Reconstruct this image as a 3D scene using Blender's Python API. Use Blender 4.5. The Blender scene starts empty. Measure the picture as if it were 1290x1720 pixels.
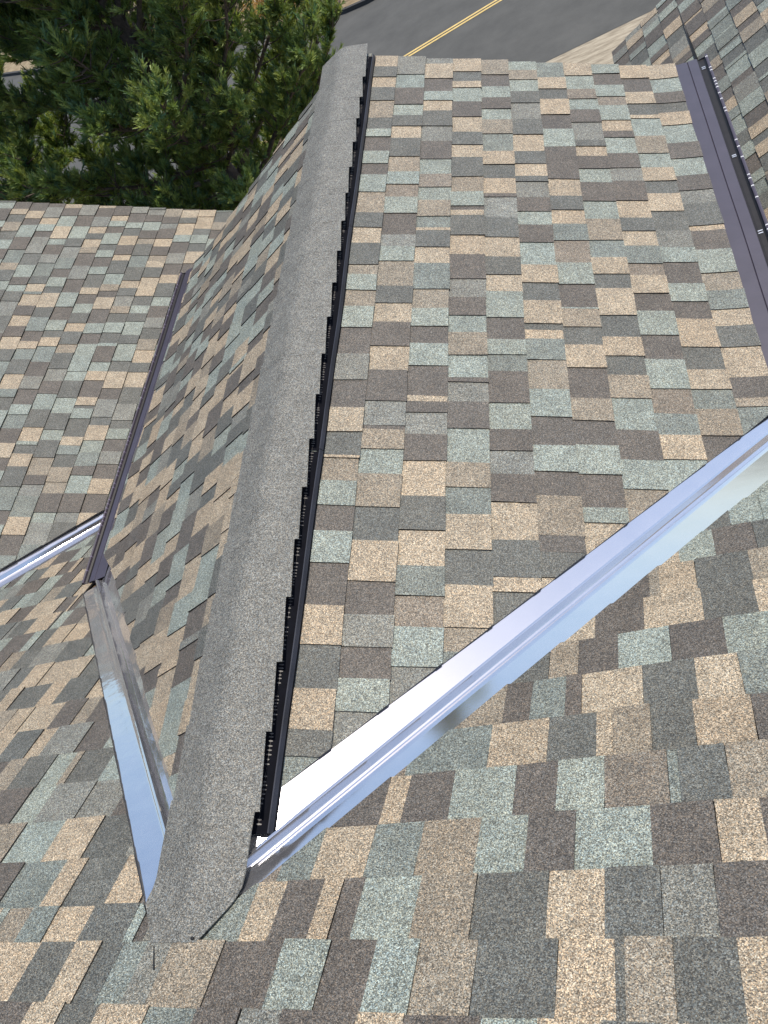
import bpy, math, random
from math import radians, sqrt, sin, cos, pi
from mathutils import Vector, Matrix, noise
random.seed(7)
sc = bpy.context.scene
col = sc.collection

# ---------------------------------------------------------------- camera
CR = [[0.89646, 0.212986, 0.388583], [0.057906, 0.813089, -0.579252], [-0.439325, 0.541777, 0.716569]]
CC = [1.32298, -0.31091, 1.64671]
cam_d = bpy.data.cameras.new("camera")
cam = bpy.data.objects.new("camera", cam_d); col.objects.link(cam)
m4 = Matrix([[CR[i][0], CR[i][1], CR[i][2], CC[i]] for i in range(3)] + [[0, 0, 0, 1]])
cam.matrix_world = m4
cam_d.sensor_fit = 'HORIZONTAL'; cam_d.sensor_width = 36.0
cam_d.lens = 36.0 * 1354.93 / 1290.0
cam_d.clip_start = 0.05; cam_d.clip_end = 2000
sc.camera = cam
# ---------------------------------------------------------------- light
SUN = Vector((0.2750, 0.2500, 0.9300)).normalized()
sun_el = math.asin(SUN.z); sun_az = math.atan2(SUN.x, SUN.y)
world = bpy.data.worlds.new("World"); sc.world = world; world.use_nodes = True
wn = world.node_tree.nodes; wl = world.node_tree.links
sky = wn.new('ShaderNodeTexSky'); sky.sky_type = 'NISHITA'; sky.sun_disc = False
sky.sun_elevation = sun_el; sky.sun_rotation = sun_az
sky.altitude = 200; sky.air_density = 1.0; sky.dust_density = 1.6; sky.ozone_density = 1.0
wl.new(sky.outputs[0], wn['Background'].inputs[0]); wn['Background'].inputs[1].default_value = 0.15
ld = bpy.data.lights.new("sun", 'SUN'); ld.energy = 3.2; ld.angle = radians(0.55); ld.color = (1.0, 0.935, 0.83)
lo = bpy.data.objects.new("sun", ld); col.objects.link(lo)
lo.rotation_euler = SUN.to_track_quat('Z', 'Y').to_euler()
sc.view_settings.view_transform = 'Standard'; sc.view_settings.look = 'None'
sc.view_settings.exposure = 0.28; sc.view_settings.gamma = 1.0; sc.view_settings.use_curve_mapping = False
sc.cycles.max_bounces = 6; sc.cycles.diffuse_bounces = 3; sc.cycles.glossy_bounces = 4

# ---------------------------------------------------------------- constants (metres)
PA, QM, E, L, S0, T0 = [0.50422, 0.48248, 1.55981, 4.08662, 0.14196, -0.22937]
SA = sqrt(1 + PA * PA); SM = sqrt(1 + QM * QM)
EXP = 0.143
C2 = -2.217          # height constant of the two lower side gables
ACELLS = {'0': 'T3.966 D3.861| T3.755 D3.628| t3.474 D3.369 S3.303| B3.185 S3.084| B2.994 S2.863| t2.712 D2.61| T2.502 D2.364| t2.304 S2.208| t2.111 S1.993| B1.848 G1.717| B1.585 T1.475| D1.373 T1.363| t1.267 S1.17| B1.071 S0.957| B0.811 T0.687| D0.555 T0.441| D0.37| s0.18', '1': 'G3.898| S3.76 B3.603| S3.5 D3.407| T3.302 D3.151| t3.028 S2.932| b2.838 S2.718| B2.573 G2.49 S2.396| t2.243 D2.142| T2.033 B1.902| T1.776 B1.626| G1.514 B1.494 t1.41| S1.304 t1.172| D1.045 T0.901| B0.79 G0.687| B0.593 S0.499| G0.334', '2': 'G4.022 T3.871| B3.737 S3.653| T3.556 D3.419| G3.287 B3.139| S3.02 b2.922| S2.823 t2.707| s2.629 T2.607 D2.496| T2.39 s2.235| t2.12 S2.02| B1.925 S1.81| B1.663 T1.633 B1.581| G1.481 B1.369| T1.223 D1.093| T0.964 s0.86| b0.759 S0.636| G0.421', '3': 'T3.953| D3.851 T3.789| S3.653 B3.514| T3.378 D3.269| T3.165 D3.012| t2.896 S2.791| B2.764 T2.721 D2.585| T2.457 B2.305| G2.193 B2.091| S1.994 t1.874| S1.758 B1.737| G1.641 B1.517| S1.369 t1.267| s1.161 T1.031| D0.905 T0.766| t0.691', '4': 't3.933| B3.819 S3.703 B3.598| S3.496 t3.374| s3.224 T3.116| D3.012 T2.891 B2.865| G2.715 D2.582| T2.453 D2.341| T2.238 S2.088| B1.966 S1.886| s1.8 B1.646| S1.523 B1.429| G1.33 B1.218| T1.074 D0.941| T0.89| D0.762', '5': 'S3.991 t3.896| S3.778 D3.665| G3.511 D3.38| T3.235 D3.133| T3.034 D2.991| G2.871 B2.77| S2.677 B2.56| S2.412 T2.304| D2.196 T2.065| D2.033 T1.98 s1.869| t1.72 S1.59| B1.461 S1.351| B1.252 t1.099| B1.038| D0.95| T0.824', '6': 's3.928 T3.814| D3.712 T3.567| B3.436 S3.284| B3.023| T2.892 D2.791| T2.693 s2.582| b2.436 S2.305| B2.165 S2.157| t2.057| D1.959 T1.84| B1.687 t1.584| B1.474 S1.349| B1.216 S1.158| T1.003', '7': 'T3.961| S3.822 b3.728| S3.623 B3.509| G3.351 D3.3| T3.217 B3.116| S3.008 B2.867| S2.737 t2.593| s2.478 T2.375| D2.287 T2.131| D2.01 T1.911| D1.812 t1.699| S1.551 B1.42| S1.298| t1.133', '8': 'S3.994| B3.874 S3.762| b3.673 S3.539| T3.44 B3.386| S3.251 B3.133| G3.029 B2.883| T2.758 D2.666| T2.564 s2.451| b2.376 T2.268| B2.164 S2.029| B1.9 S1.754| b1.635 s1.539| T1.433| S1.283', '9': 'T3.952| B3.811 T3.7| D3.594 T3.563| S3.409 t3.26| S3.143 T3.04| D2.945 T2.818| D2.677 G2.565| S2.469| B2.337 S2.229| B2.129 T1.974| D1.857 T1.76| s1.664 t1.545| B1.358', '10': 'T3.946| S3.809 B3.709| D3.618 T3.505| S3.349 B3.222| S3.083 B2.971| G2.869 D2.716| T2.678 B2.551| S2.405| t2.298 s2.189| T2.094 D1.978| T1.822 B1.723| t1.681| s1.505'}
MCELLS = {'-1': 'B-0.308 |T-0.213 D-0.111 |T0.02 s0.145 |B0.251 G0.344 B0.507 T0.603 B0.748 S0.849 T0.954 D1.052 t1.129 s1.225', '0': 'T-0.402 D-0.285 |T-0.206 D-0.14 s-0.067 |G0.001 |t0.143 B0.295 |S0.407 B0.511 |S0.604 t0.722 D0.875 T0.976 D0.993 |t1.073 D1.177 T1.256', '1': 'S-0.594 t-0.505 |s-0.416 T-0.294 |D-0.153 |S-0.124 B-0.099 G0.028 s0.165 T0.241 B0.34 |T0.39 B0.44 S0.575 |t0.698 D0.847 T0.957 D1.059 G1.153 |B1.281', '2': 'b0.203 s0.294 T0.428 s0.548 t0.684 S0.792 |B0.894 S1.045 B1.167 T1.249 B1.324', '3': 'B0.427 T0.481 B0.599 S0.75 B0.847 S0.952 b1.084 s1.108 |D1.202 |t1.329', '4': 'b0.459 s0.671 T0.816 D0.931 T0.969 |t1.054 D1.148 T1.269 B1.353', '5': 's0.546 t0.691 B0.762 s0.852 |B0.891 T1.039 D1.162 T1.261 |s1.377', '6': 't0.676 D0.799 t0.876 B0.981 S1.11 B1.24 S1.401', '7': 'T0.916 B1.049 T1.199 D1.328 T1.425', '8': 'B1.065 t1.094 T1.193 D1.334 t1.449', '9': 'T1.154 S1.253 B1.362 D1.473'}

# ---------------------------------------------------------------- helpers
def tag(o, label=None, cat=None, group=None, kind=None):
    if label: o['label'] = label
    if cat: o['category'] = cat
    if group: o['group'] = group
    if kind: o['kind'] = kind
    return o

class MB:
    def __init__(s): s.v = []; s.f = []; s.c = []; s.sm = []
    def add(s, verts, faces, color=None, smooth=False):
        b = len(s.v); s.v += [tuple(v) for v in verts]
        for f in faces: s.f.append([i + b for i in f]); s.c.append(color or (1, 1, 1)); s.sm.append(smooth)
    def box(s, lo, hi, color=None):
        x0, y0, z0 = lo; x1, y1, z1 = hi
        s.add([(x0,y0,z0),(x1,y0,z0),(x1,y1,z0),(x0,y1,z0),(x0,y0,z1),(x1,y0,z1),(x1,y1,z1),(x0,y1,z1)],
              [(0,3,2,1),(4,5,6,7),(0,1,5,4),(1,2,6,5),(2,3,7,6),(3,0,4,7)], color)
    def prism(s, poly, zf, t, color=None):
        """poly (x,y) list ccw, top height function zf, thickness t"""
        n = len(poly)
        top = [(x, y, zf(x, y)) for x, y in poly]; bot = [(x, y, zf(x, y) - t) for x, y in poly]
        s.add(top + bot, [list(range(n)), list(range(2*n-1, n-1, -1))] + [(i, i+n, (i+1) % n + n, (i+1) % n) for i in range(n)], color)
    def tube(s, pts, rad, seg=6, color=None, cap=True, smooth=True):
        rings = []
        for i, pnt in enumerate(pts):
            a = pts[max(0, i-1)]; b = pts[min(len(pts)-1, i+1)]
            d = (Vector(b) - Vector(a)).normalized()
            u = d.cross(Vector((0, 0, 1)));
            if u.length < 1e-3: u = d.cross(Vector((1, 0, 0)))
            u.normalize(); w = d.cross(u)
            r = rad[i] if isinstance(rad, (list, tuple)) else rad
            rings.append([Vector(pnt) + u * (r * cos(2*pi*k/seg)) + w * (r * sin(2*pi*k/seg)) for k in range(seg)])
        vs = [v for r_ in rings for v in r_]; fs = []
        for i in range(len(pts) - 1):
            for k in range(seg):
                fs.append((i*seg + k, i*seg + (k+1) % seg, (i+1)*seg + (k+1) % seg, (i+1)*seg + k))
        if cap: fs.append(list(range(seg))[::-1]); fs.append([(len(pts)-1)*seg + k for k in range(seg)])
        s.add(vs, fs, color, smooth)
    def build(s, name, mat, parent=None, colors=False):
        me = bpy.data.meshes.new(name); me.from_pydata(s.v, [], s.f)
        if colors:
            at = me.color_attributes.new("tint", 'FLOAT_COLOR', 'CORNER'); data = []
            for f, c in zip(s.f, s.c): data += [c[0], c[1], c[2], 1.0] * len(f)
            at.data.foreach_set('color', data)
        me.polygons.foreach_set('use_smooth', s.sm)
        me.materials.append(mat); me.update()
        o = bpy.data.objects.new(name, me); col.objects.link(o)
        if parent: o.parent = parent
        return o

def mat(name):
    m = bpy.data.materials.new(name); m.use_nodes = True
    return m, m.node_tree.nodes, m.node_tree.links, m.node_tree.nodes['Principled BSDF']

def simple(name, color, rough=0.6, metal=0.0, var=0.12, scale=12.0, bump=0.0, bscale=60.0, spec=0.5):
    m, n, l, b = mat(name)
    tc = n.new('ShaderNodeTexCoord')
    no = n.new('ShaderNodeTexNoise'); no.inputs['Scale'].default_value = scale; no.inputs['Detail'].default_value = 5
    l.new(tc.outputs['Object'], no.inputs['Vector'])
    mr = n.new('ShaderNodeMapRange'); mr.inputs[3].default_value = 1 - var; mr.inputs[4].default_value = 1 + var
    mr.inputs[1].default_value = .3; mr.inputs[2].default_value = .7
    l.new(no.outputs['Fac'], mr.inputs[0])
    vm = n.new('ShaderNodeVectorMath'); vm.operation = 'SCALE'; vm.inputs[0].default_value = color
    l.new(mr.outputs[0], vm.inputs['Scale']); l.new(vm.outputs[0], b.inputs['Base Color'])
    b.inputs['Roughness'].default_value = rough; b.inputs['Metallic'].default_value = metal
    b.inputs['Specular IOR Level'].default_value = spec
    if bump:
        nb = n.new('ShaderNodeTexNoise'); nb.inputs['Scale'].default_value = bscale; nb.inputs['Detail'].default_value = 3
        l.new(tc.outputs['Object'], nb.inputs['Vector'])
        bp = n.new('ShaderNodeBump'); bp.inputs['Strength'].default_value = 1.0; bp.inputs['Distance'].default_value = bump
        l.new(nb.outputs['Fac'], bp.inputs['Height']); l.new(bp.outputs[0], b.inputs['Normal'])
    return m

def granule_mat(name, use_attr=True, color=(.2, .2, .2)):
    m, n, l, b = mat(name)
    tc = n.new('ShaderNodeTexCoord')
    vo = n.new('ShaderNodeTexVoronoi'); vo.inputs['Scale'].default_value = 520
    l.new(tc.outputs['Object'], vo.inputs['Vector'])
    sp = n.new('ShaderNodeSeparateColor'); l.new(vo.outputs['Color'], sp.inputs[0])
    # each granule gets its own brightness: many dark, some light
    cr = n.new('ShaderNodeValToRGB'); cr.color_ramp.interpolation = 'LINEAR'
    e = cr.color_ramp.elements; e[0].position = 0; e[0].color = (.20,)*3 + (1,); e[1].position = 1; e[1].color = (2.6,)*3 + (1,)
    for pos, v in ((.25, .52), (.5, .93), (.78, 1.42), (.93, 1.95)):
        x = e.new(pos); x.color = (v, v, v, 1)
    l.new(sp.outputs[0], cr.inputs[0])
    # slight hue change between granules (warm / cool)
    hue = n.new('ShaderNodeMix'); hue.data_type = 'RGBA'
    hue.inputs[6].default_value = (1.14, 1.0, .84, 1); hue.inputs[7].default_value = (.88, 1.0, 1.12, 1)
    l.new(sp.outputs[1], hue.inputs[0])
    # coarse clumps and soft weathering
    no = n.new('ShaderNodeTexNoise'); no.inputs['Scale'].default_value = 95; no.inputs['Detail'].default_value = 3
    l.new(tc.outputs['Object'], no.inputs['Vector'])
    mr = n.new('ShaderNodeMapRange'); mr.inputs[1].default_value = .3; mr.inputs[2].default_value = .7
    mr.inputs[3].default_value = .86; mr.inputs[4].default_value = 1.14; l.new(no.outputs['Fac'], mr.inputs[0])
    no2 = n.new('ShaderNodeTexNoise'); no2.inputs['Scale'].default_value = 13; no2.inputs['Detail'].default_value = 4
    l.new(tc.outputs['Object'], no2.inputs['Vector'])
    mr2 = n.new('ShaderNodeMapRange'); mr2.inputs[1].default_value = .3; mr2.inputs[2].default_value = .7
    mr2.inputs[3].default_value = .87; mr2.inputs[4].default_value = 1.13; l.new(no2.outputs['Fac'], mr2.inputs[0])
    mu = n.new('ShaderNodeMath'); mu.operation = 'MULTIPLY'; l.new(mr.outputs[0], mu.inputs[0]); l.new(mr2.outputs[0], mu.inputs[1])
    def mul(a, c):
        x = n.new('ShaderNodeVectorMath'); x.operation = 'MULTIPLY'; l.new(a, x.inputs[0]); l.new(c, x.inputs[1]); return x.outputs[0]
    if use_attr:
        at = n.new('ShaderNodeAttribute'); at.attribute_name = 'tint'; base = at.outputs['Color']
    else:
        rgb = n.new('ShaderNodeRGB'); rgb.outputs[0].default_value = (*color, 1); base = rgb.outputs[0]
    v = mul(base, cr.outputs[0]); v = mul(v, hue.outputs[2])
    sc_ = n.new('ShaderNodeVectorMath'); sc_.operation = 'SCALE'; l.new(v, sc_.inputs[0]); l.new(mu.outputs[0], sc_.inputs['Scale'])
    l.new(sc_.outputs[0], b.inputs['Base Color'])
    b.inputs['Roughness'].default_value = .62; b.inputs['Specular IOR Level'].default_value = .5
    bp = n.new('ShaderNodeBump'); bp.inputs['Strength'].default_value = .5; bp.inputs['Distance'].default_value = .0012
    l.new(vo.outputs['Distance'], bp.inputs['Height']); bp.invert = True
    l.new(bp.outputs[0], b.inputs['Normal'])
    return m

M_SH = granule_mat('shingle_granules')
M_CAP = granule_mat('ridge_cap_granules', False, (.155, .153, .136))
M_STEEL = simple('galvanised_valley_metal', (.90, .90, .92), .21, 1.0, .03, 3, .0003, 5)
def satin(m, r1, fac):
    # rolled metal: a tight reflection plus a soft whitish scatter of its spangled surface
    n = m.node_tree.nodes; l = m.node_tree.links; b = n['Principled BSDF']
    g = n.new('ShaderNodeBsdfAnisotropic'); g.distribution = 'BECKMANN'; g.inputs['Roughness'].default_value = r1; g.inputs['Color'].default_value = (.74, .74, .76, 1)
    d = n.new('ShaderNodeBsdfDiffuse'); d.inputs['Color'].default_value = (.80, .80, .84, 1)
    no = n.new('ShaderNodeTexNoise'); no.inputs['Scale'].default_value = 14; no.inputs['Detail'].default_value = 6
    tc = n.new('ShaderNodeTexCoord'); l.new(tc.outputs['Object'], no.inputs['Vector'])
    mr = n.new('ShaderNodeMapRange'); mr.inputs[1].default_value = .3; mr.inputs[2].default_value = .7; mr.inputs[3].default_value = fac*.8; mr.inputs[4].default_value = fac*1.2
    l.new(no.outputs['Fac'], mr.inputs[0])
    if b.inputs['Normal'].links:
        src = b.inputs['Normal'].links[0].from_socket; l.new(src, g.inputs['Normal'])
    mx = n.new('ShaderNodeMixShader'); l.new(mr.outputs[0], mx.inputs[0])
    l.new(g.outputs[0], mx.inputs[1]); l.new(d.outputs[0], mx.inputs[2]); l.new(mx.outputs[0], n['Material Output'].inputs[0])
satin(M_STEEL, .11, .09)
M_STEEL2 = simple('mirror_valley_metal', (.72, .74, .78), .05, 1.0, .03, 3, .0012, 9)
satin(M_STEEL2, .085, .07)
M_GUT = simple('bronze_aluminium_sky_tinted', (.055, .046, .062), .36, 0.0, .12, 9, .0004, 30, .7)  # bronze paint with the purple of the reflected sky mixed into its colour
M_GUTI = simple('gutter_screen_black', (.018, .016, .016), .5, 0.4, .2, 40)
M_VENT = simple('black_ridge_vent_plastic', (.0045, .005, .008), .85, 0.0, .2, 30, 0, 60, .10)
def lip_mat(name='lip_with_sun_dots', dot=(.75, .75, .75, 1)):
    m, n, l, b = mat(name); tc = n.new('ShaderNodeTexCoord'); sp = n.new('ShaderNodeSeparateXYZ'); l.new(tc.outputs['Object'], sp.inputs[0])
    def M(op, a, c=None):
        x = n.new('ShaderNodeMath'); x.operation = op
        for i, v in enumerate((a, c)):
            if v is None: continue
            if isinstance(v, (int, float)): x.inputs[i].default_value = v
            else: l.new(v, x.inputs[i])
        return x.outputs[0]
    q = M('MULTIPLY', sp.outputs[1], 36.0); fr = M('FRACT', q); fl = M('FLOOR', q); hit_ = M('LESS_THAN', fr, .22)
    wn_ = n.new('ShaderNodeTexWhiteNoise'); wn_.noise_dimensions = '1D'; l.new(fl, wn_.inputs['W']); keep = M('GREATER_THAN', wn_.outputs[0], .45)
    ma = n.new('ShaderNodeMix'); ma.data_type = 'RGBA'; ma.inputs[6].default_value = (.07, .058, .075, 1); ma.inputs[7].default_value = dot
    l.new(M('MULTIPLY', hit_, keep), ma.inputs[0]); l.new(ma.outputs[2], b.inputs['Base Color']); b.inputs['Roughness'].default_value = .35
    return m
M_LIP = lip_mat(); M_LIP2 = lip_mat('serrated_lip', (.17, .14, .20, 1))  # white dots of the right lip are painted sun glints on its perforations
M_FLECK = simple('bare_aluminium_fleck', (.85, .85, .85), .35, .8, .05)
M_WALL = simple('painted_wall', (.50, .44, .36), .8)
M_TRIM = simple('painted_trim_boards', (.10, .075, .065), .6)
M_DECK = simple('roof_deck_wood', (.16, .11, .07), .9)
M_BLACK = simple('gap_and_nail_black', (.012, .012, .012), .6)  # black of the nail head and of strips painted for dark gaps

PAL = {'T': (.318, .260, .184), 't': (.222, .189, .141), 'b': (.182, .154, .119), 'S': (.216, .240, .208), 's': (.156, .171, .150),
       'D': (.103, .104, .091), 'B': (.099, .087, .073), 'G': (.170, .170, .147)}
def tint(c):
    k = random.uniform(.93, 1.07); b = PAL[c]; w = random.uniform(-.02, .02)
    return (b[0]*k*(1+w), b[1]*k, b[2]*k*(1-w))

# ---------------------------------------------------------------- shingle laying
def clip(poly, planes):
    """poly of (a,b); planes a*x+b*y<=c"""
    for (A, B, Cc) in planes:
        out = []
        for i in range(len(poly)):
            p, q = poly[i], poly[(i+1) % len(poly)]
            dp = A*p[0] + B*p[1] - Cc; dq = A*q[0] + B*q[1] - Cc
            if dp <= 0: out.append(p)
            if (dp < 0 < dq) or (dq < 0 < dp):
                t = dp / (dp - dq); out.append((p[0] + t*(q[0]-p[0]), p[1] + t*(q[1]-p[1])))
        poly = out
        if len(poly) < 3: return []
    return poly

def line(p, q, inside):
    """half plane through p,q that keeps the point inside"""
    A = q[1]-p[1]; B = p[0]-q[0]; Cc = A*p[0] + B*p[1]
    if A*inside[0] + B*inside[1] > Cc: A, B, Cc = -A, -B, -Cc
    return (A, B, Cc)

class Slope:
    """a roof plane; (s,u): s = distance down the slope, u = along the course. to3(s,u) gives a point, n the normal"""
    def __init__(s, to3, n, planes, flare=None): s.to3 = to3; s.n = Vector(n).normalized(); s.planes = planes; s.mb = MB(); s.flare = flare
    def cell(s, s0, s1, u0, u1, c, raised, sink=0.0):
        """s0 upper, s1 butt edge"""
        j = lambda a: random.uniform(-a, a)
        q = [(s0 - .001, u0 + j(.0015)), (s1 + j(.0022), u0 + j(.0015)), (s1 + j(.0022), u1 + j(.0015)), (s0 - .001, u1 + j(.0015))]
        # work in xy of the horizontal plan so that the clip planes are plan lines
        def P2(a): v = s.to3(a[0], a[1]); return (v.x, v.y)
        cuts = [0, 1] if not s.flare else [0, .34, .67, 1]
        tt = tint(c); hb = .0076 + (.0042 if raised else 0) + j(.0006); ht = .0014 + (.0040 if raised else 0)
        lift = random.uniform(0, .0012)
        def plane_z(x, y):
            v = s.to3(0, 0); nn = s.n
            return v.z - (nn.x*(x - v.x) + nn.y*(y - v.y)) / nn.z
        down = (s.to3(1, 0) - s.to3(0, 0)); down2 = Vector((down.x, down.y)); o2 = s.to3(0, 0)
        def sval(x, y): return ((x - o2.x)*down2.x + (y - o2.y)*down2.y) / down2.length_squared
        for i in range(len(cuts)-1):
            a, b = cuts[i], cuts[i+1]
            lerp = lambda p, r, t: (p[0] + (r[0]-p[0])*t, p[1] + (r[1]-p[1])*t)
            sub = [lerp(q[0], q[1], a), lerp(q[0], q[1], b), lerp(q[3], q[2], b), lerp(q[3], q[2], a)]
            poly = clip([P2(z) for z in sub], s.planes)
            if len(poly) < 3: continue
            top = []; bot = []
            for x, y in poly:
                sv = sval(x, y); t = min(1, max(0, (sv - s0) / (s1 - s0)))
                h = ht + (hb + lift - ht) * t
                wv = .0035 * noise.noise(Vector((x*2.3, y*2.3, 7.7)))
                z = plane_z(x, y); fl = s.flare(sv) if s.flare else 0
                base = Vector((x, y, z)) + s.n * (wv + fl)
                top.append(base + s.n * h); bot.append(base - s.n * .004)
            n_ = len(top)
            # orientation: make the top face look up
            e1 = top[1] - top[0]; e2 = top[2] - top[0]
            if e1.cross(e2).dot(s.n) < 0: top.reverse(); bot.reverse()
            s.mb.add(top, [list(range(n_))], tt)
            # cut edges show the black asphalt core
            s.mb.add(top + bot, [(k, k + n_, (k+1) % n_ + n_, (k+1) % n_) for k in range(n_)], (.028, .026, .024))
    def fill(s, ks, s_of, u0, u1, cs='TTSSDDBBGts', light='TTTSSSGts', pd=.72):
        cs = list(cs); prev = 'T'
        for k in ks:
            sa_, sb_ = s_of(k); u = u0 - random.uniform(0, .15); r = random.random() < .5
            while u < u1:
                w = random.choice((.075, .09, .105, .12, .13, .145, .16, .03 if random.random() < .35 else .11))
                c = random.choice(cs)
                # light next to dark, as on laminated shingles
                if prev in 'TSGt' and random.random() < pd: c = random.choice('DDBB')
                elif prev in 'DB': c = random.choice(light)
                s.cell(sa_, sb_, u, u + w, c, r); prev = c; r = not r if random.random() < .85 else r; u += w

house = bpy.data.objects.new('house', None); house.location = (0, 0, 0); col.objects.link(house)
tag(house, 'house roof of multicoloured asphalt shingles with shiny valley metal, grey ridge cap and bronze gutters', 'house')

flare = lambda s_: .020 * max(0.0, min(1.3, (s_ - (E*SA - .27)) / .27)) ** 2
# right slope of the centre gable
A3 = lambda s_, u: Vector((s_/SA, u, -PA*s_/SA))
plA = [line((.311, .451-.0), (1.104, 1.25), (0, 3)), (0, 1, L), (1, 0, E), (-1, 0, -.03)]
slA = Slope(A3, (PA, 0, 1), plA, flare)
for k, row in ACELLS.items():
    k = int(k); u = L + .05; items = row.split()
    for it in items:
        raised = it.endswith('|'); v = float(it.rstrip('|')[1:])
        slA.cell(S0 + k*EXP, S0 + (k+1)*EXP, v, u, it[0], raised); u = v
    if u > k*.1: slA.cell(S0 + k*EXP, S0 + (k+1)*EXP, u - .25, u, random.choice('tGs'), False)
slA.fill([-1], lambda k: (S0 + k*EXP, S0 + (k+1)*EXP), .0, L)
# left slope of the centre gable
B3 = lambda s_, u: Vector((-s_/SA, u, -PA*s_/SA))
plB = [line((-.464, .585), (-1.190, 1.387), (0, 3)), (0, 1, L), (-1, 0, E), (1, 0, -.02)]
slB = Slope(B3, (-PA, 0, 1), plB, flare)
slB.fill(range(-1, 12), lambda k: (S0 + k*EXP, S0 + (k+1)*EXP), .1, L, 'TTTTSSDBGt', 'TTTTTSSSGt', .58)
# main roof slope, front
M3 = lambda s_, u: Vector((u, s_/SM, -QM*s_/SM))
slM = Slope(M3, (0, QM, 1), [])
def mrows(k): return (T0 + k*EXP, T0 + (k+1)*EXP)
def row_cells(k, xstart, planes, xmax_rand):
    slM.planes = planes; a, b = mrows(k); u = xstart
    for it in MCELLS[str(k)].split():
        raised = it.startswith('|'); it = it.lstrip('|'); v = float(it[1:])
        slM.cell(a, b, u, v, it[0], raised); u = v
    return u
def front():
    for k in (-1, 0):
        u = row_cells(k, -.45 if k < 0 else -.52, [], 4)
        slM.fill([k], mrows, u, 3.4)
        slM.fill([k], mrows, -2.2, -.62)
    # the left ends
for k in range(-12, -1): slM.planes = []; slM.fill([k], mrows, -3.0, 3.4)
def frow(k, clipx0, planes, start):
    a, b = mrows(k); slM.planes = planes + [(-1, 0, -clipx0)]
    u = start
    for it in MCELLS[str(k)].split():
        raised = it.startswith('|'); it = it.lstrip('|'); v = float(it[1:])
        slM.cell(a, b, u, v, it[0], raised); u = v
    slM.planes = planes + [(-1, 0, -u)]; slM.fill([k], mrows, u + .001, 3.4)
for k in (-1, 0): frow(k, -.55, [], -.55); slM.planes = [(1, 0, -.55)]; slM.fill([k], mrows, -3, -.55)
# right of the centre gable, below the valley metal
vR = line((.302, .193), (1.36, 1.211), (1, 0))
slM.planes = []
frow(1, .0, [line((.302, .193), (1.36, 1.211), (1, 0)), ], .0 - .3)
for k in range(2, 10):
    first = float(MCELLS[str(k)].split()[0].lstrip('|')[1:]); frow(k, 0.0, [vR], first - .3)
slM.planes = [vR]; slM.fill(range(10, 16), mrows, 1.0, 3.4)
# left of the centre gable: its courses sit 47 mm higher up the slope
vL = line((-.150, .014), (-1.650, 1.598), (-1, 0)); vL2 = vL
v2M = line((-2.458, 1.832), (-1.986, 2.29), (-2.2, 0))
sL = T0 + 2*EXP - .047
slM.planes = [(1, 0, 0.0), vL]
a, b = mrows(1); u = -.62
for it in MCELLS['1'].split():
    raised = it.startswith('|'); it = it.lstrip('|'); v = float(it[1:])
    if v > .2: break
    slM.planes = [(1, 0, 0.0), vL]; slM.cell(a, sL, u, v, it[0], raised); u = v
slM.planes = [(1, 0, -.62)]; slM.fill([0], lambda k: (a, sL), -3.4, -.62)
slM.planes = [vL, vL2, (1, 0, -.02), (-1, 0, 1.62)]
slM.fill(range(0, 22), lambda k: (sL + k*EXP, sL + (k+1)*EXP), -1.8, -.1)
slM.planes = [v2M, (1, 0, -1.62)]
slM.fill(range(0, 22), lambda k: (sL + k*EXP, sL + (k+1)*EXP), -4.6, -1.5)
o = slM.mb.build('main_roof_slope', M_SH, house, True); o['label'] = 'large main shingle slope in the foreground, courses running across'
o = slA.mb.build('gable_roof_slope', M_SH, house, True); o['label'] = 'right slope of the centre gable, between the ridge vent and the bronze gutter'
o = slB.mb.build('gable_roof_slope', M_SH, house, True); o['label'] = 'steeply seen left slope of the centre gable'
# lower left gable slope
A2 = lambda s_, u: Vector((s_/SA, u, -PA*s_/SA + C2))
LRAKE = 5.55; RRAKE = 6.13
sl2 = Slope(A2, (PA, 0, 1), [line((-2.575, 2.002), (-2.102, 2.5), (-2.5, 5)), (0, 1, LRAKE), (1, 0, -1.24)])
sl2.fill(range(-22, 7), lambda k: (-2.2507 + k*.141, -2.2507 + (k+1)*.141), .2, LRAKE)
o = sl2.mb.build('lower_roof_slope', M_SH, house, True); o['label'] = 'lower gable slope at the left, in front of the pines'
B2 = lambda s_, u: Vector((-s_/SA, u, -PA*s_/SA + C2))
sl3 = Slope(B2, (-PA, 0, 1), [line((2.575, 2.002), (2.102, 2.5), (2.5, 5)), (0, 1, RRAKE), (-1, 0, -1.24)])
sl3.fill(range(-18, 5), lambda k: (-1.9308 + k*.1385, -1.9308 + (k+1)*.1385), .3, RRAKE)
o = sl3.mb.build('lower_roof_slope', M_SH, house, True); o['label'] = 'lower gable slope at the upper right, beyond the gutter'

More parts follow.
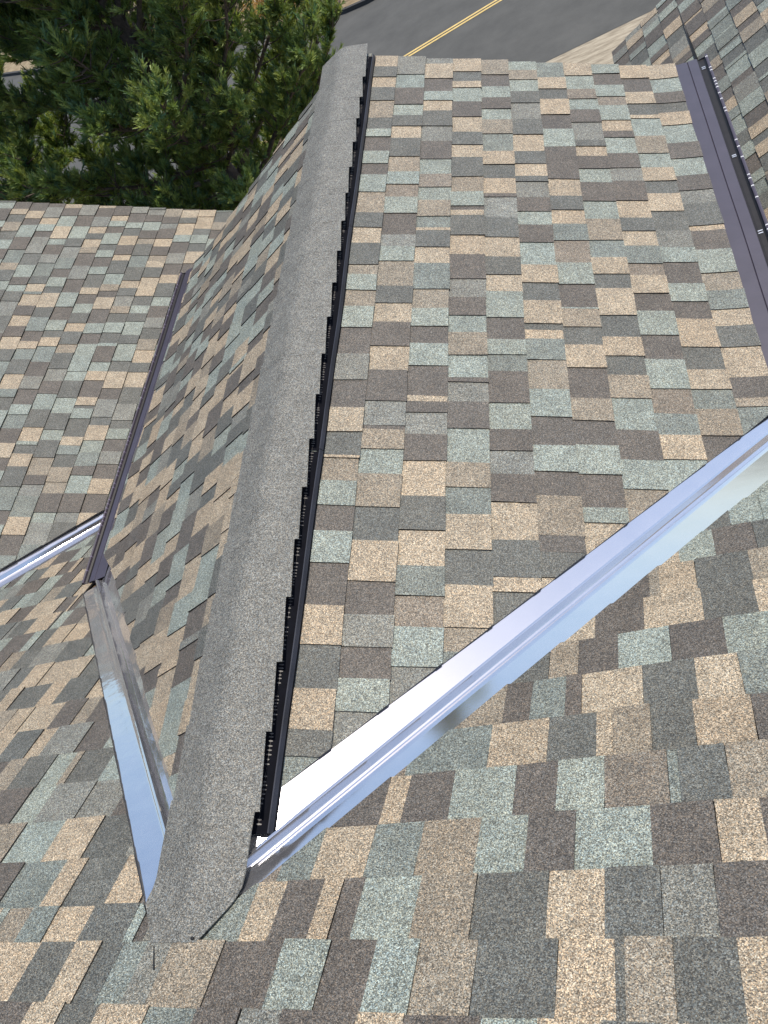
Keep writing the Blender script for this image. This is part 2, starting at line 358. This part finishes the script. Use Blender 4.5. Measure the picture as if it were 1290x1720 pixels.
# ---------------------------------------------------------------- roof decks under the shingles
zA = lambda x, y: -PA*x; zB = lambda x, y: PA*x; zM = lambda x, y: -QM*y
zA2 = lambda x, y: -PA*x + C2; zB2 = lambda x, y: PA*x + C2
def off(f, d): return lambda x, y: f(x, y) - d
def deck(name, poly, zf, t=.10, d=.016):
    area = sum(poly[i][0]*poly[(i+1) % len(poly)][1] - poly[(i+1) % len(poly)][0]*poly[i][1] for i in range(len(poly)))
    if area < 0: poly = poly[::-1]
    b = MB(); b.prism(poly, off(zf, d), t); return b.build(name, M_DECK, house)
r_ = PA / QM
def deck_v(): 
    deck('roof_deck', [(0, 0), (E-.01, (E-.01)*r_), (E-.01, L-.01), (0, L-.01)], zA)
    deck('roof_deck', [(-.0005, 0), (-E+.01, (E-.01)*r_), (-E+.01, L-.01), (-.0005, L-.01)], zB)
    deck('roof_deck', [(-7, -3), (7, -3), (7, 0), (-7, 0)], zM)
    yv = lambda x: (PA*abs(x)*-1 - C2) / QM   # valley of the lower gables
    deck('roof_deck', [(-.002, 0.001), (-E, E*r_), (-1.2, yv(1.2)), (-1.21, yv(1.21)), (-4.59, .001)], zM)
    deck('roof_deck', [(.002, 0.001), (E, E*r_), (1.2, yv(1.2)), (1.21, yv(1.21)), (4.59, .001)], zM)
    deck('roof_deck', [(-1.25, yv(1.25)), (-1.25, LRAKE-.01), (-4.6, LRAKE-.01), (-4.6, 0)], zA2)
    deck('roof_deck', [(1.25, yv(1.25)), (1.25, RRAKE-.01), (4.6, RRAKE-.01), (4.6, 0)], zB2)
deck_v()
# rake boards
def rake(x0, x1, y, zf, mt=M_TRIM):
    b = MB(); b.prism([(min(x0, x1), y), (max(x0, x1), y), (max(x0, x1), y+.022), (min(x0, x1), y+.022)], off(zf, .02), .17); return b.build('rake_board', mt, house)
rake(0.0, E-.02, L-.035, off(zA, .012)); rake(-E+.02, 0.0, L-.035, off(zB, .012))
rake(-4.6, -1.26, LRAKE-.035, off(zA2, .012)); rake(1.26, 4.6, RRAKE-.035, off(zB2, .012))
# walls
G = -8.0
b = MB(); b.box((-1.2, 1.3, G), (1.2, L-.35, -PA*1.2-.14)); wl_ = b.build('wall', M_WALL, house)
b = MB(); b.add([(-1.2, L-.35, -.75), (1.2, L-.35, -.75), (0, L-.35, -.13), (-1.2, L-.5, -.75), (1.2, L-.5, -.75), (0, L-.5, -.13)], [(1, 0, 2), (3, 4, 5), (0, 1, 4, 3), (1, 2, 5, 4), (2, 0, 3, 5)]); b.build('gable_wall', M_WALL, house)
b = MB(); b.box((-6.5, -2.5, G), (-1.35, LRAKE-.35, -1.75)); b.build('wall', M_WALL, house)
b = MB(); b.box((1.35, -2.5, G), (6.5, RRAKE-.35, -1.75)); b.build('wall', M_WALL, house)

# ---------------------------------------------------------------- valley flashings (W profile)
def valley(name, sx, x_end, zoff, mt, width=.19, label=None, fixed=None, a_slope='A', start=-.02, parent=house, gl=None):
    """sx=+1: valley running to +x. Cross profile: gable side flange, raised rib, main-slope side flange"""
    if fixed: ox, oy, oz = fixed
    else: ox, oy, oz = 0, 0, 0
    vd = Vector((sx*1.0, r_, -PA)); 
    if a_slope == '2': vd = Vector((sx*1.0, 1.046, -PA))
    vd.normalize()
    nG = Vector((PA if (sx > 0) == (a_slope != '2') or a_slope == '2' else 0, 0, 1))
    if a_slope == '2': nG = Vector((sx*PA, 0, 1)).normalized()
    else: nG = Vector((sx*PA, 0, 1)).normalized()
    nM = Vector((0, QM, 1)).normalized()
    tG = vd.cross(nG).normalized(); tM = vd.cross(nM).normalized()
    # directions pointing away from the valley line on each plane
    if tG.z < 0: tG = -tG
    if tM.z < 0: tM = -tM
    up = (nG + nM).normalized()
    prof = [tG*width - nG*.004, tG*(width-.001) - nG*.001, tG*.095 - nG*.0008, tG*.019 - nG*.0005, tG*.017 + nG*.002, up*.0275 + tG*.004, up*.029, up*.0275 + tM*.004,
            tM*.016 + nM*.006, tM*.019 + nM*.0025, tM*.026 + nM*.0006, tM*.045 - nM*.0005, tM*.10 - nM*.0008, tM*width - nM*.001]
    N = 70; O = Vector((ox, oy, oz)); b = MB(); n = len(prof)
    LEN = x_end
    def pt(i, j):
        d = start + (LEN - start) * i / N
        w = 0.0007 * noise.noise(Vector((d*2.1, j*.15, 3.3 + sx)))
        a = O + vd*d; pr = prof[j]
        if not fixed and pr.x*sx < 0 and (a.x + pr.x)*sx < .004: pr = pr * max(0, (a.x*sx - .004)/(-pr.x*sx))
        return a + pr + up*(w - .001)
    groups = ((1, 3), (3, 4), (4, 5), (5, 7), (7, 8), (8, 11), (11, n-1), (0, 1))
    for (ja, jb) in groups:
        m_ = jb - ja + 1
        vs = [pt(i, j) for i in range(N+1) for j in range(ja, jb+1)]
        fs = [[i*m_+j, i*m_+j+1, (i+1)*m_+j+1, (i+1)*m_+j] for i in range(N) for j in range(m_-1)]
        v0, v1, v2 = vs[0], vs[1], vs[m_+1]
        if (v1-v0).cross(v2-v0).dot(up) < 0: fs = [f[::-1] for f in fs]
        b.add(vs, fs, None, True)
    o = b.build(name, mt, parent)
    if label: o['label'] = label
    return o
LV = sqrt(E*E + (E*r_)**2 + (PA*E)**2)
valley('valley_flashing', 1, LV + .9, 0, M_STEEL, start=.10, label='bright valley flashing with sun glare, running to the right edge')
valley('valley_flashing', -1, LV - .0, 0, M_STEEL2, start=.10, label='blue and brown reflecting valley flashing left of the grey ridge cap')
valley('valley_flashing', 1, 3.2, 0, M_STEEL, label='far valley flashing at the left edge, passing under the gutter', fixed=(-2.5609, 1.9353, -.9337), a_slope='3', start=-1.6)
valley('valley_flashing', -1, 1.9, 0, M_STEEL, label='hidden valley flashing right of the centre gable', fixed=(2.5609, 1.9353, -.9337), a_slope='3', start=-1.6)

# ---------------------------------------------------------------- ridge vent and cap
def roofz(x): return -PA*abs(x)
vent = None
b = MB(); be = MB()
def vprof(sx):
    # trough and outer upstand of the vent on one side, extruded along y in 1.2 m sections
    y = .17
    first = True
    while y < L - .03:
        y1 = min(y + 1.21, L - .03)
        dx = random.uniform(-.002, .002)
        ny = max(2, int((y1 - y)/.1))
        pr = [(.0, .012), (.088, .013), (.092, .007), (.134, .007), (.1350, .018), (.1380, .019), (.147, .009), (.149, .0)]
        vs = []; fs = []; fe = []
        for i in range(ny + 1):
            yy = y + (y1 - .003 - y)*i/ny; wob = .003*noise.noise(Vector((sx*3, yy*2.2, 1)))
            for (px_, h) in pr:
                xx = sx*(px_ + (dx + wob + (.004 if sx < 0 else 0) if px_ > .01 else 0)); nrm = Vector((sx*PA, 0, 1)).normalized()
                vs.append(Vector((xx, yy, roofz(xx))) + nrm*(h + .008))
        n = len(pr)
        for i in range(ny):
            for j in range(4, 6):
                f = [i*n+j, i*n+j+1, (i+1)*n+j+1, (i+1)*n+j]; fe.append(f if sx > 0 else f[::-1])
        be.add([v + Vector((0, 0, .0006)) for v in vs], fe)
        for i in range(ny):
            for j in range(n-1):
                f = [i*n+j, i*n+j+1, (i+1)*n+j+1, (i+1)*n+j]; fs.append(f if sx > 0 else f[::-1])
        b.add(vs, fs)
        y = y1
for sx in (1, -1): vprof(sx)
vent = b.build('ridge_vent', M_VENT, house); vent['label'] = 'black slotted plastic ridge vent under the cap'
be.build('vent_edge', simple('vent_edge_plastic', (.020, .023, .034), .4, 0, .3, 8, .0003, 40, .5), vent)
# baffle fins and slots seen in the trough
M_FIN = simple('vent_fin_plastic', (.09, .08, .072), .5, 0, .6, 60)
for sx in (1, -1):
    b = MB(); vs = []; y = .19
    while y < L - .05:
        w = random.uniform(.005, .013) if int(y/.021) % 5 else .0003
        for (yy, ww) in ((y, .0003), (y + .001, w), (y + .0035, w), (y + .0045, .0003)):
            x = .1215 - ww/2; x2 = .1215 + ww/2
            vs += [Vector((sx*x, yy, roofz(x) + .0185)), Vector((sx*x2, yy, roofz(x2) + .0185))]
        y += .0085 + random.uniform(0, .006)
    fs = []
    for i in range(len(vs)//2 - 1):
        f = [2*i, 2*i+1, 2*i+3, 2*i+2]; fs.append(f if sx > 0 else f[::-1])
    b.add(vs, fs); b.build('vent_baffle', M_FIN, vent)
# cap shingles
b = MB(); EC = .198
capz = .025
def capshape(y0, y1, wl0, wr0, wl1, wr1, h0, h1, NR=4):
    xs = [-1, -.75, -.5, -.25, -.1, 0, .1, .25, .5, .75, 1]
    rows = []
    for r in range(NR+1):
        t_ = r/NR; yy = y0 + (y1-y0)*t_; wl = wl0 + (wl1-wl0)*t_; wr = wr0 + (wr1-wr0)*t_; h = h0 + (h1-h0)*t_
        row = []
        jr = random.uniform(-.0006, .0006)
        for t in xs:
            x = t*(wl if t < 0 else wr)
            rz = -.335*(sqrt(x*x + .024**2) - .016) + h
            rm = -QM*yy + .0165
            d = rz - rm; k_ = .012
            z = (rz + rm + sqrt(d*d + k_*k_))/2 - (k_*.3 if abs(d) < .03 else 0) if yy < .16 else rz
            lift = .0012*noise.noise(Vector((x*9, yy*5, 2)))
            row.append(Vector((x, yy + jr, z + lift)))
        rows.append(row)
    n = len(xs); top = [v for r in rows for v in r]; bot = [v - Vector((0, 0, .0012)) for v in top]
    fs = []; m = len(rows); up_ = []
    for i in range(m-1):
        for j in range(n-1): fs.append((i*n+j, i*n+j+1, (i+1)*n+j+1, (i+1)*n+j)); fs.append(tuple(reversed((m*n+i*n+j, m*n+i*n+j+1, m*n+(i+1)*n+j+1, m*n+(i+1)*n+j))))
    for j in range(n-1):
        fs.append((j+1, j, m*n+j, m*n+j+1)); fs.append(((m-1)*n+j, (m-1)*n+j+1, m*n+(m-1)*n+j+1, m*n+(m-1)*n+j))
    for i in range(m-1):
        fs.append((i*n, (i+1)*n, m*n+(i+1)*n, m*n+i*n)); fs.append(((i+1)*n+n-1, i*n+n-1, m*n+i*n+n-1, m*n+(i+1)*n+n-1))
    b.add(top + bot, fs)
k = 1; y = .212
while y < L - .05:
    y1 = y + EC
    last = y1 > L - .12
    if last: y1 = L + .03
    j = random.uniform(-.002, .002)
    capshape(y, y1 + (0 if last else .05), .130 + j, .142 + j, .143, .124 if not last else .130, capz + .0052, capz + .0045)
    y = y1 + random.uniform(-.004, .004)
    if last: break
# the first cap comes down over the end of the gable onto the main slope
first_rows = [(-.078, -.058, .066), (-.055, -.078, .080), (-.03, -.100, .096), (-.01, -.117, .108), (.008, -.134, .118), (.02, -.138, .122)]
first_rows += [(.02 + .24*i/9, -.137 - .005*i/9, .126 + .002*i/9) for i in range(1, 10)]
xs = [i/8 for i in range(17)]; vs = []
for (yy, xl, xr) in first_rows:
    for i in range(17):
        x = xl + (xr - xl)*i/16
        rz = -.335*(sqrt(x*x + .024**2) - .016) + capz + .0045 - .010*max(0, 1 - max(yy, 0)/.12)
        rm = -QM*yy + .0135; d = rz - rm
        z = (rz + rm + sqrt(d*d + .012**2))/2
        vs.append(Vector((x, yy, z)))
n = 17; m = len(vs); NR = len(first_rows); bot = [v - Vector((0, 0, .003)) for v in vs]; fs = []
for i in range(NR-1):
    for j in range(n-1):
        a = i*n+j; fs += [(a, a+1, a+n+1, a+n), (m+a, m+a+n, m+a+n+1, m+a+1)]
for j in range(n-1): fs += [(j+1, j, m+j, m+j+1), ((NR-1)*n+j, (NR-1)*n+j+1, m+(NR-1)*n+j+1, m+(NR-1)*n+j)]
for i in range(NR-1): fs += [(i*n, (i+1)*n, m+(i+1)*n, m+i*n), ((i+1)*n+n-1, i*n+n-1, m+i*n+n-1, m+(i+1)*n+n-1)]
b.add(vs + bot, fs)
ridge_cap = b.build('ridge_cap', M_CAP, house); ridge_cap['label'] = 'plain grey ridge cap shingles'
b = MB(); b.prism([(-.0555, -.074), (-.052, -.074), (-.013, -.134), (-.0165, -.134)], lambda x, y: -QM*y + .0125, .004)
b.build('dark_slit', M_BLACK, house)  # black strip painting the dark of an open slit below the cap's corner
b = MB(); b.tube([(.055, -.070, .048), (.0555, -.0698, .0545)], .0035, 10); b.build('roofing_nail', M_BLACK, house)

# ---------------------------------------------------------------- gutters with leaf guard
def gutter(sx, y0, y1, label):
    r = bpy.data.objects.new('gutter', None); col.objects.link(r); r.parent = house; r.location = (0, 0, 0); r['label'] = label
    ze = -PA*E + (.020 if sx > 0 else .010); kx = 1.0 if sx > 0 else .86; sx = sx*1.0
    def ext(pr, name, mt, y0=y0, y1=y1, ny=40, wob=.002):
        b = MB(); vs = []; fs = []; n = len(pr)
        for i in range(ny+1):
            yy = y0 + (y1-y0)*i/ny; w = wob*noise.noise(Vector((yy*1.7, sx*5, 0)))
            for (x, z) in pr: vs.append((sx*(E + (x - E)*kx + w), yy, z + w*.5))
        for i in range(ny):
            for j in range(n-1):
                f = [i*n+j, i*n+j+1, (i+1)*n+j+1, (i+1)*n+j]; fs.append(f[::-1] if sx < 0 else f)
        b.add(vs, fs); return b.build(name, mt, r)
    # solid cover with a crease
    ext([(E-.05, ze+.013), (E-.004, ze+.006), (E+.040, ze+.000), (E+.042, ze-.003), (E+.045, ze+.001), (E+.088, ze-.004), (E+.090, ze-.010)], 'gutter_cover', M_GUT)
    ext([(E+.0885, ze-.011), (E+.100, ze-.016), (E+.118, ze-.016), (E+.128, ze-.010)], 'gutter_screen', M_GUTI)
    ext([(E+.127, ze-.010), (E+.128, ze+.001), (E+.134, ze+.003), (E+.140, ze+.001)], 'gutter_lip', M_LIP if sx > 0 else M_LIP2)
    ext([(E+.140, ze+.001), (E+.141, ze-.012), (E+.139, ze-.035), (E+.120, ze-.060), (E+.110, ze-.105), (E+.0, ze-.106), (E-.002, ze-.020)], 'gutter_trough', M_GUT)
    for yy in (y0, y1 - .002):
        b = MB()
        pts = [(E, ze-.004), (E+.09, ze-.012), (E+.128, ze-.008), (E+.140, ze-.002), (E+.139, ze-.035), (E+.12, ze-.06), (E+.11, ze-.105), (E, ze-.105)]
        n = len(pts); vs = [(sx*(E+(x-E)*kx), yy, z) for x, z in pts] + [(sx*(E+(x-E)*kx), yy+.0015, z) for x, z in pts]
        b.add(vs, [list(range(n)), list(range(2*n-1, n-1, -1))] + [(i, (i+1) % n, (i+1) % n + n, i+n) for i in range(n)])
        b.build('gutter_end_cap', M_GUT, r)
    for yy in ([2.62, 2.635, 3.18, 3.192, 3.98, 3.995] if sx > 0 else []):
        b = MB(); b.box((min(sx*(E+.098), sx*(E+.116)), yy, ze-.0165), (max(sx*(E+.098), sx*(E+.116)), yy+.005, ze-.0125)); b.build('gutter_clip', M_FLECK, r)
    # fascia behind
    b = MB(); b.box((min(sx*(E-.03), sx*(E-.003)), y0, ze-.19), (max(sx*(E-.03), sx*(E-.003)), y1-.02, ze-.045)); b.build('fascia_board', M_TRIM, r)
    return r
gutter(1, E*r_ + .02, L - .005, 'bronze gutter with leaf guard on the right eave')
gutter(-1, E*r_ + .02, L - .01, 'bronze gutter with leaf guard on the left eave')
# black wedge standing in for the shadow under a lifted course, lower right slope
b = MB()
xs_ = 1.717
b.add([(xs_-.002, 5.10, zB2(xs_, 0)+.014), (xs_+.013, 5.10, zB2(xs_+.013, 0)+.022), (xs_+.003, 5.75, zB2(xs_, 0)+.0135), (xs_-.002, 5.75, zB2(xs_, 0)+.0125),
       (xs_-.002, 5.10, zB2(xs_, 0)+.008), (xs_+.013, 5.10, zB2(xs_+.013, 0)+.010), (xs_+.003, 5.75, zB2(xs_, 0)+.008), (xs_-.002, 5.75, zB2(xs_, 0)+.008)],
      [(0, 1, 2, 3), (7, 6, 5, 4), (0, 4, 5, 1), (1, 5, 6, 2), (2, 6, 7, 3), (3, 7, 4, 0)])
b.build('lifted_edge_shadow', M_BLACK, house)

# ---------------------------------------------------------------- ground, road, verge
def sheet(name, poly, z, mt, label=None, kind='structure', sub=None):
    b = MB(); b.add([(x, y, z) for x, y in poly], [list(range(len(poly)))])
    o = b.build(name, mt); tag(o, label, None, None, kind)
    if o.data.polygons[0].normal.z < 0: o.data.flip_normals()
    return o
m_grass, n, l, bs = mat('dry_ground')
tc = n.new('ShaderNodeTexCoord'); no = n.new('ShaderNodeTexNoise'); no.inputs['Scale'].default_value = 2.2; no.inputs['Detail'].default_value = 9; no.inputs['Roughness'].default_value = .7
l.new(tc.outputs['Object'], no.inputs['Vector']); cr = n.new('ShaderNodeValToRGB'); cr.color_ramp.elements[0].position = .32; cr.color_ramp.elements[1].position = .68
cr.color_ramp.elements[0].color = (.16, .115, .06, 1); cr.color_ramp.elements[1].color = (.36, .29, .18, 1); l.new(no.outputs['Fac'], cr.inputs[0]); l.new(cr.outputs[0], bs.inputs['Base Color']); bs.inputs['Roughness'].default_value = .95
m_road, n, l, bs = mat('asphalt')
tc = n.new('ShaderNodeTexCoord'); no = n.new('ShaderNodeTexNoise'); no.inputs['Scale'].default_value = 1.1; no.inputs['Detail'].default_value = 8; no.inputs['Roughness'].default_value = .65
l.new(tc.outputs['Object'], no.inputs['Vector']); n2 = n.new('ShaderNodeTexNoise'); n2.inputs['Scale'].default_value = 45; n2.inputs['Detail'].default_value = 4; l.new(tc.outputs['Object'], n2.inputs['Vector'])
ad = n.new('ShaderNodeMath'); ad.operation = 'MULTIPLY_ADD'; ad.inputs[1].default_value = .45; l.new(n2.outputs['Fac'], ad.inputs[0]); l.new(no.outputs['Fac'], ad.inputs[2])
cr = n.new('ShaderNodeValToRGB'); cr.color_ramp.elements[0].position = .5; cr.color_ramp.elements[1].position = .95
cr.color_ramp.elements[0].color = (.064, .064, .059, 1); cr.color_ramp.elements[1].color = (.098, .097, .089, 1); l.new(ad.outputs[0], cr.inputs[0]); l.new(cr.outputs[0], bs.inputs['Base Color']); bs.inputs['Roughness'].default_value = .9
m_verge, n, l, bs = mat('verge_gravel')
tc = n.new('ShaderNodeTexCoord'); mp = n.new('ShaderNodeMapping'); mp.inputs['Scale'].default_value = (.7, 3.2, 1); mp.inputs['Rotation'].default_value = (0, 0, -.09)
l.new(tc.outputs['Object'], mp.inputs['Vector']); no = n.new('ShaderNodeTexNoise'); no.inputs['Scale'].default_value = 2.5; no.inputs['Detail'].default_value = 9; no.inputs['Roughness'].default_value = .72
l.new(mp.outputs[0], no.inputs['Vector']); cr = n.new('ShaderNodeValToRGB'); cr.color_ramp.elements[0].position = .35; cr.color_ramp.elements[1].position = .66
cr.color_ramp.elements[0].color = (.20, .165, .115, 1); cr.color_ramp.elements[1].color = (.46, .40, .30, 1); l.new(no.outputs['Fac'], cr.inputs[0]); l.new(cr.outputs[0], bs.inputs['Base Color']); bs.inputs['Roughness'].default_value = .95
sheet('ground', [(-700, -700), (700, -700), (700, 700), (-700, 700)], G - .008, m_grass)
sheet('road', [(60, 24.6), (2.351, 19.97), (-.43, 19.74), (-6, 18.0), (-30, 12), (-60, 10), (-75, 70), (-30, 44), (-12, 31), (-6.653, 28.53), (-5.849, 28.40), (4, 29.2), (60, 38)], G - .004 + .004, m_road)
sheet('verge', [(60, 24.5), (2.36, 19.95), (-.42, 19.72), (-6, 17.98), (-6, 7.5), (60, 7.5)], G + .004, m_verge)
M_YEL = simple('yellow_road_paint', (.62, .45, .16), .7, 0, .15, 6)
def stripe(off_):
    # the double centre line follows the bend of the road
    pts = [(-9, 22.2), (-4.44, 23.36), (-1.69, 24.08), (3, 25.2), (12, 27), (40, 31.5)]
    b = MB()
    for i in range(len(pts)-1):
        p, q_ = Vector(pts[i]), Vector(pts[i+1]); d = (q_-p).normalized(); nn = Vector((-d.y, d.x)); a = p + nn*off_; c = q_ + nn*off_
        w = .045
        b.add([(*(a - nn*w), G+.008), (*(c - nn*w), G+.008), (*(c + nn*w), G+.008), (*(a + nn*w), G+.008)], [(0, 1, 2, 3)])
    o = b.build('road_marking', M_YEL); tag(o, None, None, None, 'structure')
stripe(.075); stripe(-.085)
# kerb of the far side
M_CONC = simple('kerb_concrete', (.05, .048, .045), .9)
b = MB()
kp = [(-30, 44), (-12, 31), (-6.653, 28.53), (-5.849, 28.40), (4, 29.2), (60, 38)]
for i in range(len(kp)-1):
    p, q_ = Vector(kp[i]), Vector(kp[i+1]); d = (q_-p).normalized(); nn = Vector((-d.y, d.x))
    if nn.y < 0: nn = -nn
    P4 = [p, q_, q_ + nn*.15, p + nn*.15]; b.prism([(v.x, v.y) for v in P4], lambda x, y: G + .13, .15)
o = b.build('kerb', M_CONC); tag(o, None, None, None, 'structure')
# unseen ring of high ground, added for the valley metal to mirror
b = MB(); N = 96; vs = []
for i in range(N):
    a = 2*pi*i/N
    for rr, zz in ((240, 0), (330, .55), (420, 1.0), (600, .0)):
        h = 26 + 12*noise.noise(Vector((cos(a)*3, sin(a)*3, 0)))
        vs.append((rr*cos(a), rr*sin(a), G - .5 + h*zz))
b.add(vs, [(i*4+j, ((i+1) % N)*4+j, ((i+1) % N)*4+j+1, i*4+j+1) for i in range(N) for j in range(3)], None, True)
o = b.build('reflected_hills', simple('reflected_hill_green', (.060, .066, .038), .95, 0, .4, .05)); tag(o, None, None, None, 'structure')

# ---------------------------------------------------------------- pines
def leaf_mat(name, c1, c2):
    m, n, l, b = mat(name)
    at = n.new('ShaderNodeAttribute'); at.attribute_name = 'tint'
    l.new(at.outputs['Color'], b.inputs['Base Color']); b.inputs['Roughness'].default_value = .5; b.inputs['Specular IOR Level'].default_value = .35
    tr = n.new('ShaderNodeBsdfTranslucent'); vm = n.new('ShaderNodeVectorMath'); vm.operation = 'MULTIPLY'; vm.inputs[1].default_value = (1.3, 1.2, .5)
    l.new(at.outputs['Color'], vm.inputs[0]); l.new(vm.outputs[0], tr.inputs[0])
    mx = n.new('ShaderNodeMixShader'); mx.inputs[0].default_value = .35
    l.new(b.outputs[0], mx.inputs[1]); l.new(tr.outputs[0], mx.inputs[2]); l.new(mx.outputs[0], n['Material Output'].inputs[0])
    return m
M_NEED = leaf_mat('pine_needles', 0, 0)
M_BARK = simple('pine_bark', (.14, .11, .09), .95, 0, .35, 25, .004, 60)
def shoot(mb, p, d, ln, rnd, hue):
    u = d.orthogonal().normalized(); w = d.cross(u)
    nn = 22; g = rnd.uniform(.7, 1.25)
    for i in range(nn):
        t = (i + rnd.random()) / nn; a = rnd.uniform(0, 2*pi)
        rad = u*cos(a) + w*sin(a); base = p + d*(ln*t)
        dr = (d*rnd.uniform(.7, 1.1) + rad*rnd.uniform(.6, 1.0)*(1.1 - .6*t)).normalized()
        nl = rnd.uniform(.045, .068); sd = dr.cross(rad).normalized() * rnd.uniform(.0045, .008)
        k = g*rnd.uniform(.75, 1.25)
        c = (hue[0]*k, hue[1]*k, hue[2]*k)
        mb.add([base - sd, base + sd, base + dr*nl + sd*.4, base + dr*nl - sd*.4], [(0, 1, 2, 3)], c)
def pine(x, y, H, z0, z1, R, seed, label, nlimb=60, lean=(0, 0)):
    rnd = random.Random(seed)
    root = bpy.data.objects.new('pine_tree', None); root.location = (0, 0, 0); col.objects.link(root)
    tag(root, label, 'tree', 'pines behind the roof')
    root.location = (x, y, G)
    tr = MB(); cr = MB(); X = Vector((x, y, G))
    def tpos(z): t = (z - G)/(H - G); return Vector((x + lean[0]*t + .12*noise.noise(Vector((z*.5, seed, 0))), y + lean[1]*t + .12*noise.noise(Vector((z*.5, seed, 9))), z))
    zs = [G + (H-G)*i/16 for i in range(17)]
    tr.tube([tpos(z) - X for z in zs], [.20*(1 - i/17) + .015 for i in range(17)], 10)
    for i in range(nlimb):
        t = (i + rnd.random()) / nlimb; z = z0 + (z1 - z0)*t
        a = i*2.399963 + rnd.uniform(-.4, .4); p = tpos(z)
        ln = R*(1.0 - .62*t**1.3)*rnd.uniform(.68, 1.12); d0 = Vector((cos(a), sin(a), rnd.uniform(.02, .30) + .45*t)).normalized()
        pts = [p]; n = 9; d = d0.copy()
        for j in range(n):
            d = (d + Vector((rnd.uniform(-.14, .14), rnd.uniform(-.14, .14), rnd.uniform(-.03, .12)))).normalized(); pts.append(pts[-1] + d*(ln/n))
        tr.tube([q - X for q in pts], [.034*(1 - .85*j/n) + .004 for j in range(n+1)], 5)
        for j in range(2, n+1):
            fr = j/n
            for s in range(4 if fr < .5 else 7):
                if rnd.random() > .35 + .9*fr: continue
                side = Vector((rnd.uniform(-1, 1), rnd.uniform(-1, 1), rnd.uniform(-.35, .85)))
                td = (d0*.7 + side).normalized(); tl = rnd.uniform(.18, .55)*(1.15 - .45*fr)
                q0 = pts[j-1].lerp(pts[j], rnd.random()); q1 = q0 + td*tl*.5 + Vector((0, 0, .02)); q2 = q0 + td*tl + Vector((0, 0, .08))
                if q2.x < -.9 - (q2.y - 8)*.26: tr.tube([q0 - X, q1 - X, q2 - X], [.009, .006, .003], 4, cap=False)
                if q2.x > -.90 - (q2.y - 8)*.26: continue
                for m_ in range(rnd.randint(9, 13)):
                    tt = rnd.uniform(.35, 1.0); q = q0.lerp(q2, tt)
                    sd = (td*.6 + Vector((rnd.uniform(-1, 1), rnd.uniform(-1, 1), rnd.uniform(.1, 1.6)))).normalized()
                    v = rnd.random()
                    hue = (.20, .285, .095) if v < .5 else ((.31, .38, .13) if v < .82 else (.13, .225, .12))
                    shoot(cr, q - X, sd, rnd.uniform(.08, .15), rnd, hue)
    tr.build('trunk', M_BARK, root); cr.build('crown', M_NEED, root, True)
    return root
pine(-3.5, 8.9, 1.6, -6.2, 1.3, 3.4, 3, 'large pine with bare dark limbs showing in the middle, behind the roof edge', 104)
pine(-6.8, 9.4, 1.9, -6.5, 1.5, 3.0, 11, 'pine at the left edge of the photo, beside the large pine', 70)
pine(-5.2, 12.4, 0.9, -6.5, 0.6, 2.5, 5, 'pine farther back toward the road, reaching up to the ridge end', 46)
# dry shrubs beside the far kerb
M_DRY = leaf_mat('dry_golden_leaves', 0, 0)
def shrub(x, y, R, seed, label):
    rnd = random.Random(seed); root = bpy.data.objects.new('dry_shrub', None); root.location = (x, y, G); col.objects.link(root)
    tag(root, label, 'shrub', 'golden shrubs beyond the road'); st = MB(); fo = MB()
    for i in range(60):
        a = rnd.uniform(0, 2*pi); el = rnd.uniform(.3, 1.4); d = Vector((cos(a)*cos(el), sin(a)*cos(el), sin(el))); ln = R*rnd.uniform(.6, 1.05)
        st.tube([(0, 0, 0), d*ln*.5, d*ln], [.012, .008, .003], 4, cap=False)
        for j in range(26):
            q = d*ln*rnd.uniform(.35, 1.05) + Vector((rnd.uniform(-.12, .12), rnd.uniform(-.12, .12), rnd.uniform(-.1, .12)))*R
            u = Vector((rnd.uniform(-1, 1), rnd.uniform(-1, 1), rnd.uniform(-1, 1))).normalized(); w = u.orthogonal().normalized(); s = rnd.uniform(.04, .09); k = rnd.uniform(.6, 1.3)
            fo.add([q - u*s, q - w*s*.5, q + u*s, q + w*s*.5], [(0, 1, 2, 3)], (.50*k, .30*k, .095*k))
    st.build('stem', M_BARK, root); fo.build('foliage', M_DRY, root, True)
shrub(-7.6, 30.2, 1.3, 1, 'golden dry shrub nearest the kerb, beyond the road')
shrub(-9.8, 31.6, 1.5, 2, 'golden dry shrub farther from the kerb, half behind the pine')
shrub(-6.9, 32.6, 1.2, 4, 'golden dry shrub at the top edge, behind the one at the kerb')
